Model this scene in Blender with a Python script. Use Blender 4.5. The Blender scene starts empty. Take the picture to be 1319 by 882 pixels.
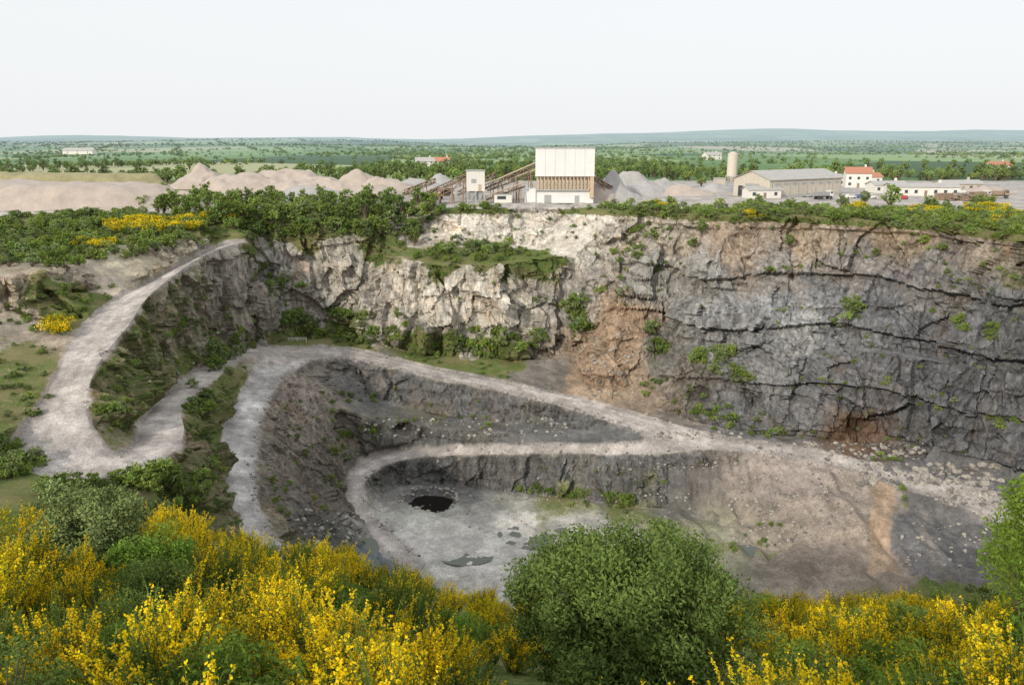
import bpy, math, random, time
T0=time.time()
import numpy as np
from mathutils import Vector, Matrix
from mathutils.geometry import delaunay_2d_cdt
from mathutils.bvhtree import BVHTree
from mathutils.kdtree import KDTree
R=np.random.RandomState(7); random.seed(7)
scn=bpy.context.scene
scn.view_settings.view_transform='Standard'; scn.view_settings.look='None'; scn.view_settings.exposure=0
# ---------------------------------------------------------------- camera
CZ=22.0; FP=1026.0; PITCH=math.radians(14.37)
cd=bpy.data.cameras.new('camera'); cam=bpy.data.objects.new('camera',cd); scn.collection.objects.link(cam)
cam.location=(0,0,CZ); cam.rotation_euler=(math.pi/2-PITCH,0,0); cd.lens=28; cd.sensor_width=36
cd.clip_start=0.1; cd.clip_end=40000; scn.camera=cam
cp,sp=math.cos(PITCH),math.sin(PITCH)
def pixel_ray(u,v):  # direction of the camera ray through an image pixel
    a=(u-659.5)/FP; b=(v-441)/FP
    return np.array([a, cp-b*sp, -sp-b*cp])
def S(u,v,D):           # image pixel back-projected through the camera to an assumed depth below it
    d=pixel_ray(u,v); t=D/(-d[2]); return np.array([d[0]*t,d[1]*t,CZ-D])
# ---------------------------------------------------------------- numpy noise
def h3(ix,iy,iz,s=0):
    h=(ix.astype(np.int64)*374761393+iy.astype(np.int64)*668265263+iz.astype(np.int64)*2147483647+s*974634777)&0xffffffff
    h=((h^(h>>13))*1274126177)&0xffffffff; h=((h^(h>>16))*2246822519)&0xffffffff; h=h^(h>>15)
    return (h&0xffffff)/float(0xffffff)
def vn(p,s=0):
    i=np.floor(p).astype(np.int64); f=p-i; f=f*f*(3-2*f); r=0
    for dx in (0,1):
        for dy in (0,1):
            for dz in (0,1):
                w=(f[:,0] if dx else 1-f[:,0])*(f[:,1] if dy else 1-f[:,1])*(f[:,2] if dz else 1-f[:,2])
                r=r+w*h3(i[:,0]+dx,i[:,1]+dy,i[:,2]+dz,s)
    return r
def fbm(p,o=4,s=0):
    r=0;a=.5;t=0
    for k in range(o):
        r=r+a*vn(p*(2.03**k),s+k); t+=a; a*=.5
    return r/t
def cell(p,s=0):
    """worley cells: random value per cell and a tilted facet per cell"""
    i=np.floor(p).astype(np.int64); best=np.full(len(p),9.); val=np.zeros(len(p)); off=np.zeros_like(p)
    for dx in (-1,0,1):
        for dy in (-1,0,1):
            for dz in (-1,0,1):
                c=i+np.array([dx,dy,dz])
                q=np.stack([c[:,k]+h3(c[:,0],c[:,1],c[:,2],s+k+1) for k in range(3)],1)
                e=p-q; d=(e**2).sum(1); m=d<best
                best=np.where(m,d,best); val=np.where(m,h3(c[:,0],c[:,1],c[:,2],s+9),val); off=np.where(m[:,None],e,off)
    g=np.stack([(val*7919.)%1,(val*104729.)%1,(val*1299709.)%1],1)-.5
    return val,(off*g).sum(1)
def sstep(a,b,x):
    t=np.clip((x-a)/(b-a),0,1); return t*t*(3-2*t)
# ---------------------------------------------------------------- node helpers
def newmat(name):
    m=bpy.data.materials.new(name); m.use_nodes=True; nt=m.node_tree; nt.nodes.clear()
    o=nt.nodes.new('ShaderNodeOutputMaterial'); return m,nt,o
def N(nt,t,**k):
    n=nt.nodes.new(t)
    for a,b in k.items():
        setattr(n,a,b)
    return n
def L(nt,a,b): nt.links.new(a,b)
def mth(nt,op,a,b=None,clamp=False):
    n=N(nt,'ShaderNodeMath',operation=op); n.use_clamp=clamp
    for i,x in enumerate((a,b)):
        if x is None: continue
        if isinstance(x,(int,float)): n.inputs[i].default_value=x
        else: L(nt,x,n.inputs[i])
    return n.outputs[0]
def mixc(nt,f,a,b,bt='MIX'):
    n=N(nt,'ShaderNodeMixRGB',blend_type=bt)
    for i,x in enumerate((f,a,b)):
        if isinstance(x,(int,float)): n.inputs[i].default_value=x if i==0 else (x,x,x,1)
        elif isinstance(x,tuple): n.inputs[i].default_value=(x[0],x[1],x[2],1)
        else: L(nt,x,n.inputs[i])
    return n.outputs[0]
def noise(nt,vec,scale,det=4,rough=.6):
    n=N(nt,'ShaderNodeTexNoise'); n.inputs['Scale'].default_value=scale; n.inputs['Detail'].default_value=det
    n.inputs['Roughness'].default_value=rough
    if vec is not None: L(nt,vec,n.inputs['Vector'])
    return n.outputs['Fac']
def scl(nt,vec,s):
    n=N(nt,'ShaderNodeVectorMath',operation='MULTIPLY'); L(nt,vec,n.inputs[0]); n.inputs[1].default_value=s; return n.outputs[0]
def rng_(nt,x,a,b,c,d):
    n=N(nt,'ShaderNodeMapRange'); L(nt,x,n.inputs[0])
    for i,k in enumerate((a,b,c,d)): n.inputs[i+1].default_value=k
    return n.outputs[0]
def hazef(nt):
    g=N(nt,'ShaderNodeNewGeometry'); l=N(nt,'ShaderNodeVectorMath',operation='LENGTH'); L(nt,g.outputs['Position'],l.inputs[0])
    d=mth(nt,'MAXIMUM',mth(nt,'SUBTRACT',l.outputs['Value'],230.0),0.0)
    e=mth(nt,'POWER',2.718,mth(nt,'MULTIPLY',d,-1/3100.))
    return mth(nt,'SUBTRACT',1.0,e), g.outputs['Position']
HAZE=(.37,.47,.50)  # aerial haze painted into land and leaf colours, growing with distance from origin
# ---------------------------------------------------------------- terrain lines: image pixels with assumed depths
def cr(pts,k=3):
    P=[np.array(p) for p in pts]; P=[2*P[0]-P[1]]+P+[2*P[-1]-P[-2]]; o=[]
    for i in range(1,len(P)-2):
        for j in range(k):
            t=j/k
            o.append(.5*((2*P[i])+(-P[i-1]+P[i+1])*t+(2*P[i-1]-5*P[i]+4*P[i+1]-P[i+2])*t*t+(-P[i-1]+3*P[i]-3*P[i+1]+P[i+2])*t**3))
    o.append(P[-2]); return o
def SL(l): return [S(*p) for p in l]
L_out=SL([(300,310,27.5),(282,317,28.5),(196,362,32.5),(132,398,35),(95,440,37.5),(70,490,40.5),(37,545,43.5),(15,580,45),(35,605,46),(80,618,46.7),(140,612,47.2),(195,600,47.7),(230,575,48.5),(237,550,49.3),(233,525,50.2),(262,500,52),(285,480,53.3),(310,462,54.8),(345,456,56.2)])
L_in=SL([(318,311,27.8),(265,328,28.8),(195,378,33),(165,420,36),(125,470,39),(110,530,43),(135,578,46.4),(160,583,47.7),(178,565,49),(185,540,50),(225,500,52),(255,475,53.5),(290,455,55),(330,442,56.6)])
A_up=SL([(345,447,57.5),(400,446,58.5),(450,449,59.5),(500,460,61),(560,474,63),(640,490,65.5),(700,503,67.5),(760,517,69.5),(830,536,71.5),(900,556,73.5),(960,567,75),(1030,576,76),(1100,592,77),(1200,615,78),(1290,638,79),(1400,668,80)])
A_low=SL([(400,464,58.5),(440,461,59.8),(480,467,61),(560,486,63.3),(640,502,66),(720,521,68.8),(790,543,71.5),(835,562,73.3)])
B_up=SL([(835,562,73.3),(825,571,74.2),(750,573,74.8),(650,575,76),(560,578,77.5),(500,582,79),(462,597,80.5),(443,625,82),(450,655,83.5),(472,690,85.5),(522,735,87.5)])
B_low=SL([(960,580,76),(900,577,75.4),(850,583,75.8),(760,583,76.2),(650,584,77.3),(560,587,78.7),(505,595,80),(475,612,81.2),(468,635,82.5),(482,665,84.5),(508,690,86),(540,720,87.5)])
A2=SL([(960,580,76),(1030,591,77),(1100,605,78),(1150,624,78.7),(1220,645,79.5),(1290,672,80.5),(1380,700,82)])
C_l=SL([(330,475,57.3),(310,510,58),(290,550,59),(285,600,60.5),(295,650,62),(315,690,63.3),(350,730,65)])
C_r=SL([(400,464,58.5),(365,485,58.5),(348,510,59),(330,560,60.5),(325,610,62),(332,650,63.3),(352,690,64.5),(395,735,66)])
P3=lambda x,y,D: np.array([x,y,CZ-D],float)
lines=[cr(l) for l in (L_out,L_in,A_up,A_low,B_up,B_low,A2,C_l,C_r)]
rL_out,rL_in,rA_up,rA_low,rB_up,rB_low,rA2,rC_l,rC_r=lines
rim=SL([(1500,320,22),(1319,303,22),(1200,288,22),(1100,283,22),(1000,279,22),(900,277,22),(840,272,22),(780,270,22),(700,267,22),(620,268,22),(540,269,22),(480,270,22),(420,272,22),(350,275,22),(300,280,22),(130,283,22.3),(0,285,22)])
others=[rim,
 SL([(690,318,33.5),(610,318,33),(530,316,32.5)]),
 SL([(740,331,35),(700,332,34.8),(640,341,36),(560,342,35.7),(510,330,34),(480,319,32.5),(420,314,31),(350,308,29)]),
 SL([(355,438,57.1),(380,438,57.3),(440,435,58),(500,443,59.3),(560,456,61.5),(640,462,62.5),(700,462,63.5),(740,452,62)]),
 SL([(480,290,26),(420,290,25.8),(350,292,25.5)]),
 SL([(840,525,71.2),(900,545,73),(960,558,74.7),(1050,563,75.8),(1120,575,76.8),(1200,598,77.8),(1300,620,78.7),(1420,650,79.8)]),
 SL([(1020,345,35.5),(1060,352,36.6),(1100,354,36.4),(1180,362,36.2)]),
 SL([(1100,446,54),(1150,452,53.6),(1220,462,53.8)]),
 SL([(1110,453,54.6),(1160,460,54.4),(1225,469,54.4)]),
 SL([(725,510,68),(770,514,69),(830,529,71)]),
 SL([(0,358,27),(60,350,27),(130,330,26.5),(200,318,26),(258,303,25)]),
 SL([(-60,412,34),(0,402,33.6),(60,387,33),(130,370,31.8),(200,345,29.8)]),
 SL([(478,511,69.3),(560,535,72.1),(640,545,73.4),(720,551,73.8),(770,556,73.7)]),
 SL([(478,540,70.9),(560,551,72.6),(640,557,73.5),(720,561,73.9)]),
 SL([(495,640,86),(520,624,86),(600,628,86.6),(700,638,87),(800,650,87.3),(880,657,87.4),(925,663,87.3),(960,690,88),(1010,715,88),(1040,740,88)]),
 SL([(1140,735,87),(1200,738,86.5),(1290,715,84.5)]),
 SL([(60,650,45),(170,680,52),(250,740,57)]),
]
pts=SL([(795,398,49),(900,350,36),(900,445,56),(1000,442,54),(1319,378,35.5),(1330,482,53.8),(850,440,57.5),(420,580,73),(410,520,66),(400,640,73),(430,700,77),(560,750,88.3),(700,760,88.5),(900,760,88.5),(640,700,87.7),(800,690,87.8),
 (-30,560,42),(-60,480,38),(0,445,36.8),(40,415,35.5),(270,600,56),(240,650,55),(200,640,50),(100,700,44),(290,690,60),(270,530,54.5),(300,490,56),
 (1100,690,84),(1150,640,80.3),(1165,660,82.5),(1240,690,84)])
for x,s in ((-60,.45),(-30,.45),(-15,.46),(0,.57),(15,.58),(30,.58),(60,.58),(90,.56)):
    for y in (0,8,16,25,33): pts.append(P3(x,y,3+s*y))
    pts.append(P3(x,38,3+s*40)); 
for x,y,D in [(-60,50,33),(-30,50,36),(-15,50,41),(0,50,43),(15,50,43),(30,50,43),(60,50,43),(90,50,42),(-60,70,41),(-30,70,51),(-15,70,58),(0,70,61),(15,70,61),(30,70,61),(60,70,61),(90,70,60),
  (-30,95,66),(-12,95,76),(0,95,80),(15,95,80),(30,95,80),(60,95,80),(90,95,79),(-12,120,86),(5,125,88),(30,125,88),(60,125,87),(90,125,83),
  (-95,60,30),(-95,90,40),(-130,60,24),(-150,100,25),(-135,140,28),(-150,200,23),(-200,150,22),(130,110,80),(115,60,70),(150,120,45),(165,130,22),(160,60,20),(135,20,16),(120,40,40),(-130,0,12),(-130,-40,8),(130,-40,8),(60,-20,2.5),(-60,-20,2.5),(0,-25,2),
  (-300,-60,2),(300,-60,4),(300,150,20),(-300,150,21),(-300,300,22),(-150,300,22),(0,300,22),(150,300,22),(300,300,22),
  (-9000,-300,4),(9000,-300,4),(-14000,14000,20),(14000,14000,20),(0,14000,20),(-9000,3000,22),(9000,3000,22),(-2000,1500,22),(0,1500,22),(2000,1500,22),(0,4000,22)]:
    pts.append(P3(x,y,D))
V=[];E=[]
for l in lines+[cr(o,3) for o in others]:
    b=len(V); V+=list(l); E+=[(b+i,b+i+1) for i in range(len(l)-1)]
V+=pts
r=delaunay_2d_cdt([Vector((p[0],p[1])) for p in V],E,[],0,0.02,True)
V0=np.array(V)
nv=[]
for i,(p,o) in enumerate(zip(r[0],r[3])):
    if len(o): z=V0[o[0],2]
    else:
        d=np.hypot(V0[:,0]-p[0],V0[:,1]-p[1]); k=np.argsort(d)[:3]; w=1/(d[k]+.01); z=(V0[k,2]*w).sum()/w.sum()
    nv.append((p[0],p[1],z))
V=np.array(nv); F=np.array([list(f) for f in r[2]])
def inpoly(x,y,poly):
    c=np.zeros(len(x),bool); n=len(poly)
    for i in range(n):
        x1,y1=poly[i][0],poly[i][1]; x2,y2=poly[i-1][0],poly[i-1][1]
        if y1==y2: continue
        m=((y1>y)!=(y2>y))&(x<(x2-x1)*(y-y1)/(y2-y1)+x1); c^=m
    return c
cx=V[F].mean(1)
junction=SL([(310,462,54.8),(330,442,56.6),(345,447,57.5),(400,446,58.5),(440,462,59.8),(400,464,58.5),(365,485,58.5),(330,475,57.3),(345,456,56.2)])
polys=[rL_in+rL_out[::-1], rA_up+rA2[::-1]+[S(900,577,75.4)]+rA_low[::-1], rB_up+rB_low[::-1]+[S(900,565,74.5)], rC_l+rC_r[::-1], junction]
reg=np.zeros(len(F),bool)
for p in polys: reg|=inpoly(cx[:,0],cx[:,1],p)
def refine(V,F,G,it=16):
    for _ in range(it):
        n=len(V); e=np.concatenate([F[:,[0,1]],F[:,[1,2]],F[:,[2,0]]]); e=np.sort(e,1)
        uk,inv=np.unique(e[:,0].astype(np.int64)*n+e[:,1],return_inverse=True); a=uk//n;b=uk%n
        d=V[b]-V[a]; ln=np.sqrt((d**2).sum(1)); mid=(V[a]+V[b])/2
        rr=np.hypot(mid[:,0],mid[:,1]); steep=np.abs(d[:,2])/(ln+1e-6)>.45
        Lm=np.where(steep,.8,1.35)
        out=(mid[:,1]>285)|(np.abs(mid[:,0])>160)|(mid[:,1]<-5)|((mid[:,1]<115)&(mid[:,1]>45)&(mid[:,0]>-20))
        Lm=np.where(out,np.maximum(6.,.05*rr),Lm)
        mk=ln>Lm
        if not mk.any(): break
        ni=np.full(len(uk),-1); ni[mk]=n+np.arange(mk.sum()); V=np.vstack([V,mid[mk]])
        m=ni[inv.ravel()].reshape(3,-1).T; c=(m>=0).sum(1); oF=[F[c==0]]; oG=[G[c==0]]
        f=F[c==3];q=m[c==3];g=G[c==3]
        for t in ([f[:,0],q[:,0],q[:,2]],[q[:,0],f[:,1],q[:,1]],[q[:,2],q[:,1],f[:,2]],[q[:,0],q[:,1],q[:,2]]): oF.append(np.stack(t,1)); oG.append(g)
        for k in range(3):
            s=(c==1)&(m[:,k]>=0); f=np.roll(F[s],-k,1); q=np.roll(m[s],-k,1); g=G[s]
            oF+= [np.stack([f[:,0],q[:,0],f[:,2]],1),np.stack([q[:,0],f[:,1],f[:,2]],1)]; oG+=[g,g]
            s=(c==2)&(m[:,(k+2)%3]<0); f=np.roll(F[s],-k,1); q=np.roll(m[s],-k,1); g=G[s]
            oF+= [np.stack([q[:,0],f[:,1],q[:,1]],1),np.stack([f[:,0],q[:,0],q[:,1]],1),np.stack([f[:,0],q[:,1],f[:,2]],1)]; oG+=[g,g,g]
        F=np.concatenate(oF);G=np.concatenate(oG)
    return V,F,G
V,F,reg=refine(V,F,reg)
def vnorm(V,F):
    a=V[F]; n=np.cross(a[:,1]-a[:,0],a[:,2]-a[:,0]); s=np.sign(n[:,2:3]); n=n*np.where(s==0,1,s)
    o=np.zeros_like(V)
    for k in range(3):
        for j in range(3): o[:,j]+=np.bincount(F[:,k],n[:,j],len(V))
    return o/(np.linalg.norm(o,axis=1,keepdims=True)+1e-9)
a=V[F]; n=np.cross(a[:,1]-a[:,0],a[:,2]-a[:,0]); fl=n[:,2]<0; F[fl]=F[fl][:,::-1]
isroad=np.zeros(len(V),bool); isroad[F[reg].ravel()]=True
inner=np.zeros(len(V),bool); inner[F[~reg].ravel()]=True
border=isroad&inner
kd=KDTree(int(border.sum()))
for i,k in enumerate(np.nonzero(border)[0]): kd.insert(V[k],i)
kd.balance()
near=(V[:,1]<285)&(np.abs(V[:,0])<175)&(V[:,1]>40)
rd=np.full(len(V),50.); rin=np.zeros(len(V))
for k in np.nonzero(near)[0]:
    d=kd.find(V[k])[2]
    if isroad[k]: rin[k]=d
    else: rd[k]=d
rd[isroad]=0
nr=vnorm(V,F)
for _ in range(3):
    s3=nr[F].sum(1); o=np.zeros_like(nr)
    for k in range(3):
        for j in range(3): o[:,j]+=np.bincount(F[:,k],s3[:,j],len(V))
    nr=o/(np.linalg.norm(o,axis=1,keepdims=True)+1e-9)
P=V.copy()
rock=sstep(.88,.70,nr[:,2])*near
talus=(P[:,0]>38)&(P[:,1]<184)&(P[:,2]<-52)
hn=nr*np.array([1,1,.35]); 
amp=rock*sstep(0,3.0,rd)*np.where(P[:,1]<60,.3,1)
amp*=np.where(talus,.25,1)*np.where((P[:,2]<-36)&(P[:,0]<62)&(P[:,1]<210),.62,1)
wq=P+(np.stack([vn(P/5,101),vn(P/5,102),vn(P/5,103)],1)-.5)*2
c0,t0=cell(wq/np.array([13,13,24.]),21); c1,t1=cell(wq/np.array([5.5,5.5,10.]),1); c2,t2=cell(wq/np.array([2.4,2.4,4.6]),5); c3,t3=cell(wq/np.array([14,14,4.5]),8)
but=np.abs(fbm(P/np.array([11,11,70.]),3,92)-.5)*2
disp=3.5*(fbm(P/np.array([18,18,40.]),3,2)-.5)+3.0*(.28-but)+3.2*(c0-.5)+7*t0+2.3*(c1-.5)+4.2*t1+1.0*(c2-.5)+2.0*t2+1.7*(c3-.5)+1.0*(fbm(P/2.2,3,6)-.5)
# bench steps on the tall right-hand face
rw=sstep(25,45,P[:,0])*(P[:,2]>-52)*(P[:,2]<-3)
hb=(P[:,2]+1.5*fbm(P/18,2,93)*3)/13.0; disp+=rw*(.5-(hb-np.floor(hb)))*3.2
V=V+hn*(amp*disp)[:,None]
flat=(1-rock)*sstep(0,4,rd)*near
V[:,2]+=flat*((fbm(P/6,4,11)-.5)*1.6+(fbm(P/1.5,2,14)-.5)*.5)
gul=np.abs(fbm(np.stack([P[:,0]/5,P[:,1]/16,P[:,2]*0],1),3,94)-.5)*2
V[:,2]+=talus*sstep(1,5,rd)*(.3-gul)*3.0
V[:,2]+=(isroad)*(fbm(P/9,3,12)-.5)*.35
V[:,2]+=near*np.exp(-((rd-.9)/.5)**2)*.6*vn(P/2.,21)
pc=S(553,645,86.9); dd=np.hypot(V[:,0]-pc[0],V[:,1]-pc[1])
V[:,2]-=sstep(6.8,5.2,dd+ (fbm(P/3,2,77)-.5)*2.5)*2.4
# far relief
fr=np.hypot(V[:,0],V[:,1]); farm=sstep(650,2600,fr)*(V[:,1]>500)
V[:,2]+=farm*(fbm(np.stack([V[:,0]/1100,V[:,1]/1100,V[:,0]*0],1),3,31)-.5)*58
brg=V[:,0]/(V[:,1]+1)
V[:,2]+=sstep(4500,8000,fr)*(V[:,1]>500)*(16+66*sstep(-.05,.32,brg)+10*np.sin(brg*9)+7*np.sin(brg*23+1)-20*sstep(9500,14000,fr))*(fr/8000)
bvh=BVHTree.FromPolygons([tuple(p) for p in V],[tuple(f) for f in F.tolist()])
def sight(u,v):
    d=Vector(pixel_ray(u,v)).normalized(); h=bvh.ray_cast(Vector((0,0,CZ)),d); return np.array(h[0]) if h[0] is not None else None
def gz(x,y):
    h=bvh.ray_cast(Vector((x,y,400)),Vector((0,0,-1))); return h[0].z if h[0] is not None else 0
# ---- surface cover (albedo + vegetation) at spots picked by image pixel
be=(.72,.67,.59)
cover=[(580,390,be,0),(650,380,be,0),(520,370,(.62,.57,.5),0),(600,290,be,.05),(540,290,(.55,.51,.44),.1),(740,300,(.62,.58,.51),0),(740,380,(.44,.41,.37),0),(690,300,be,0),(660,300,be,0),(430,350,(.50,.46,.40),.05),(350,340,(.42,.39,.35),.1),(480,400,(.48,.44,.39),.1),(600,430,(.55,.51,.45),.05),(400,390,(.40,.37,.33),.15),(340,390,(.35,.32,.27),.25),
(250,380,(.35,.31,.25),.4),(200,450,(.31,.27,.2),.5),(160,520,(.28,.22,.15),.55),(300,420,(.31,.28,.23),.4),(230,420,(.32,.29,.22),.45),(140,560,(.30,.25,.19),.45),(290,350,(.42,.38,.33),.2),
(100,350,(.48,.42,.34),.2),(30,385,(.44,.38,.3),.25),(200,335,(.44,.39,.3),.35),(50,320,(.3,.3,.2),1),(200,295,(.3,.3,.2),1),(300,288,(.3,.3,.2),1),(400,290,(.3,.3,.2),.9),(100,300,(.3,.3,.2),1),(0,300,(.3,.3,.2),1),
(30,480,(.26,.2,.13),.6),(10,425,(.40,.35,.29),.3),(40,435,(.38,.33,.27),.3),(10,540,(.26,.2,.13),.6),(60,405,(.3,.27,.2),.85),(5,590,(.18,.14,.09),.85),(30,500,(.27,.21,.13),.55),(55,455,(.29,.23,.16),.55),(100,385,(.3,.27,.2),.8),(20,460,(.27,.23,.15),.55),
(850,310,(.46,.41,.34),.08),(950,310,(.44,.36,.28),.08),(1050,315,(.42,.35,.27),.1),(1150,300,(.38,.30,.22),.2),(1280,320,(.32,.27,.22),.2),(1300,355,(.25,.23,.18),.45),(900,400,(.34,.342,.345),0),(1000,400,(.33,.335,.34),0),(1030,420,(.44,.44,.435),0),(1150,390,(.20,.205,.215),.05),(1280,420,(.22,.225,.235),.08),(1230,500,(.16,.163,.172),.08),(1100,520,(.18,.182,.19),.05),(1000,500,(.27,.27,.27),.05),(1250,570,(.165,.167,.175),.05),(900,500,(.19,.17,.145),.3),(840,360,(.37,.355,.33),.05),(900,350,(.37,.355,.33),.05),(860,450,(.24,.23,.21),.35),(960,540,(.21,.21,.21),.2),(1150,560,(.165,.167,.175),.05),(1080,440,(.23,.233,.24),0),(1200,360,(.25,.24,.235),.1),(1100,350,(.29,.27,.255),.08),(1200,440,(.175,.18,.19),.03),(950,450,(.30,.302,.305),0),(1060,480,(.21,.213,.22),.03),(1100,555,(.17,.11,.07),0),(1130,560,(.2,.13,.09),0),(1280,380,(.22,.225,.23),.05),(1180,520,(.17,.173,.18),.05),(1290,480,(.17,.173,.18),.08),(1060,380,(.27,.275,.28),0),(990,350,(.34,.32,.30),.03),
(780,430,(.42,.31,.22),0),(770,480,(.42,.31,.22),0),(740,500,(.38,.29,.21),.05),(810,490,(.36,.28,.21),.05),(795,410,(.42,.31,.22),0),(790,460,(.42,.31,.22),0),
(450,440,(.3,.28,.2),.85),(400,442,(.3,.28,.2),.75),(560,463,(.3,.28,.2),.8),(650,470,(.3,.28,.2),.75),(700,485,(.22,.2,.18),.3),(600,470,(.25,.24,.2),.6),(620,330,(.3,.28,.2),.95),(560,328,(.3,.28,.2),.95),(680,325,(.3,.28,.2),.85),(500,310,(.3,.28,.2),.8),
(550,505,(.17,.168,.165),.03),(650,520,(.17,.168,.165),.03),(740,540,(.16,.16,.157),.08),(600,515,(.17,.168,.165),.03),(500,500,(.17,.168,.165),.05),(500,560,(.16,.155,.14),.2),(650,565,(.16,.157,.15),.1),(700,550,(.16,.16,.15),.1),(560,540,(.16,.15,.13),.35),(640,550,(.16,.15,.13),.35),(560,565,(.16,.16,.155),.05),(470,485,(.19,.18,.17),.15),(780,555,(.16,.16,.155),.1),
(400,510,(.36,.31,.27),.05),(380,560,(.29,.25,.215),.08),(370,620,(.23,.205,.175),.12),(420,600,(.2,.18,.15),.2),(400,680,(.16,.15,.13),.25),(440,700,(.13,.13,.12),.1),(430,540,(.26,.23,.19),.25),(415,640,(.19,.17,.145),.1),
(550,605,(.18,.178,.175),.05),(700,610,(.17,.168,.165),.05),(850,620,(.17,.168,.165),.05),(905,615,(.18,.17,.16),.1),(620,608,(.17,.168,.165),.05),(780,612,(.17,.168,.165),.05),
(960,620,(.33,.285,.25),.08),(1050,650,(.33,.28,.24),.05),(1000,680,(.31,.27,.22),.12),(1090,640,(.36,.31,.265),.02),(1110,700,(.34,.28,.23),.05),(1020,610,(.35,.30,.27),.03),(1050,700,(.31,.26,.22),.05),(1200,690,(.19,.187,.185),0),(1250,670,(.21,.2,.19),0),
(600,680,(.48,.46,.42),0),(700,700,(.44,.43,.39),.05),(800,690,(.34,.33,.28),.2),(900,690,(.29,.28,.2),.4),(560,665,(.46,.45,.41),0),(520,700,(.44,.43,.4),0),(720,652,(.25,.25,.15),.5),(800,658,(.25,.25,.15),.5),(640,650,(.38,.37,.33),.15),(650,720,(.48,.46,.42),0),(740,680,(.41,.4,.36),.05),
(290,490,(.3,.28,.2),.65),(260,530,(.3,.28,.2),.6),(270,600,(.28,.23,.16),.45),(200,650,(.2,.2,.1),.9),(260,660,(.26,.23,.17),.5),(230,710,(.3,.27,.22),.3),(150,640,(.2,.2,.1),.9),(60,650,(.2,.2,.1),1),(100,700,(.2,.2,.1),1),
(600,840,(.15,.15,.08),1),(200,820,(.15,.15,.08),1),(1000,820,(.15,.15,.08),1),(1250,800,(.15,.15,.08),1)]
AP=[];AC=[];AV=[]
for u,v,c,g in cover:
    h=sight(u,v)
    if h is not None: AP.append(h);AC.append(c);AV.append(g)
W=np.zeros(len(V)); col=np.zeros((len(V),3)); veg=np.zeros(len(V))
jit=(np.stack([fbm(V/7,4,41),fbm(V/7,4,42),fbm(V/7,4,43)],1)-.5)
Q=V+ jit*16
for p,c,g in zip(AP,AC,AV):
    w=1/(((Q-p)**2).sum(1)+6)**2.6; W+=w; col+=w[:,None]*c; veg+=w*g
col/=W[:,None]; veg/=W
for poly,c,g,k,jt in [([(1165,634),(1185,634),(1225,655),(1290,690),(1290,722),(1200,742),(1165,742),(1156,690)],(.14,.14,.145),0,.7,8),([(1122,616),(1154,624),(1150,660),(1154,738),(1116,738),(1124,690)],(.46,.34,.24),0,.8,3),
   ([(1185,655),(1195,660),(1222,738),(1204,738)],(.27,.25,.22),0,.6,4),([(1165,620),(1215,640),(1260,664),(1250,650),(1200,628)],(.36,.31,.26),0,.7,6),
   ([(505,700),(540,668),(600,662),(650,655),(700,668),(690,690),(640,700),(650,745),(560,740)],(.60,.58,.54),0,.7,9),([(448,690),(476,690),(530,735),(480,742)],(.17,.19,.21),0,.85,3),
   ([(820,672),(900,690),(1010,712),(1000,722),(900,712),(830,690)],(.24,.25,.13),.4,.8,8),([(345,463),(392,461),(368,480),(338,518),(326,500)],(.56,.43,.28),.1,.85,5)]:
    pw=[sight(*q) for q in poly]
    if any(q is None for q in pw): continue
    Qs=V+jit*jt
    m=inpoly(Qs[:,0],Qs[:,1],pw)&near&(V[:,1]>100); col[m]=col[m]*(1-k)+np.array(c)*k; veg[m]=g
# undercut hollows in the faces: carved in, with shade painted into their cover colour
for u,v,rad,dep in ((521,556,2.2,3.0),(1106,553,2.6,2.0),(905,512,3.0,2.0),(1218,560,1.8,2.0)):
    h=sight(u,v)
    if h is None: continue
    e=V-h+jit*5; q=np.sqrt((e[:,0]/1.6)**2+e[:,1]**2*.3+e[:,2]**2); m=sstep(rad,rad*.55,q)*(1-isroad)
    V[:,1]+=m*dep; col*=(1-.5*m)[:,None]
plain=(V[:,2]>-1.6)&(V[:,1]>150)|(V[:,1]>285)
hillnear=(V[:,1]<60)
veg=np.where(hillnear,1,veg)
veg=np.where(plain,1,veg); col=np.where(plain[:,None],np.array([.3,.28,.2]),col)
yard=plain&(V[:,1]>248)&(V[:,0]>-55)&(V[:,0]<.62*V[:,1]+30)&(V[:,1]>262+ -.05*V[:,0])&(V[:,1]<440)
yard|=plain&(V[:,1]>240)&(V[:,1]<400)&(V[:,0]<-20)&(V[:,0]>-260)&(fbm(V/40,2,51)>.42)
veg=np.where(yard,.12,veg); col=np.where(yard[:,None],np.array([.46,.43,.4]),col)
field=(V[:,1]>440).astype(float)
rb=sstep(1.1,.1,rd+(fbm(V/2,2,57)-.5)*1.4)
rcol=np.array([.47,.43,.40])
tint=(.86+.16*sstep(0,2.2,rin)+.07*np.cos(rin*2*math.pi/2.3)*sstep(.8,1.5,rin))*(.8+.4*fbm(V/4.,3,58))
rc=rcol[None,:]*tint[:,None]
col=col*(1-rb[:,None])+rc*rb[:,None]; veg=veg*(1-rb)
cm=inpoly(V[:,0],V[:,1],rC_l+rC_r[::-1]); col[cm]=col[cm]*np.array([1.03,1.08,1.12])*(.65+.7*fbm(V[cm]/3,3,59))[:,None]
def mkmesh(name,V,F,mats,smooth=None):
    m=bpy.data.meshes.new(name); m.vertices.add(len(V)); m.vertices.foreach_set('co',np.asarray(V,np.float32).ravel())
    F=np.asarray(F); k=F.shape[1]; m.loops.add(F.size); m.loops.foreach_set('vertex_index',F.ravel().astype(np.int32))
    m.polygons.add(len(F)); m.polygons.foreach_set('loop_start',np.arange(0,F.size,k,dtype=np.int32))
    if smooth is not None: m.polygons.foreach_set('use_smooth',smooth)
    for x in mats: m.materials.append(x)
    m.update(calc_edges=True); return m
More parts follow.
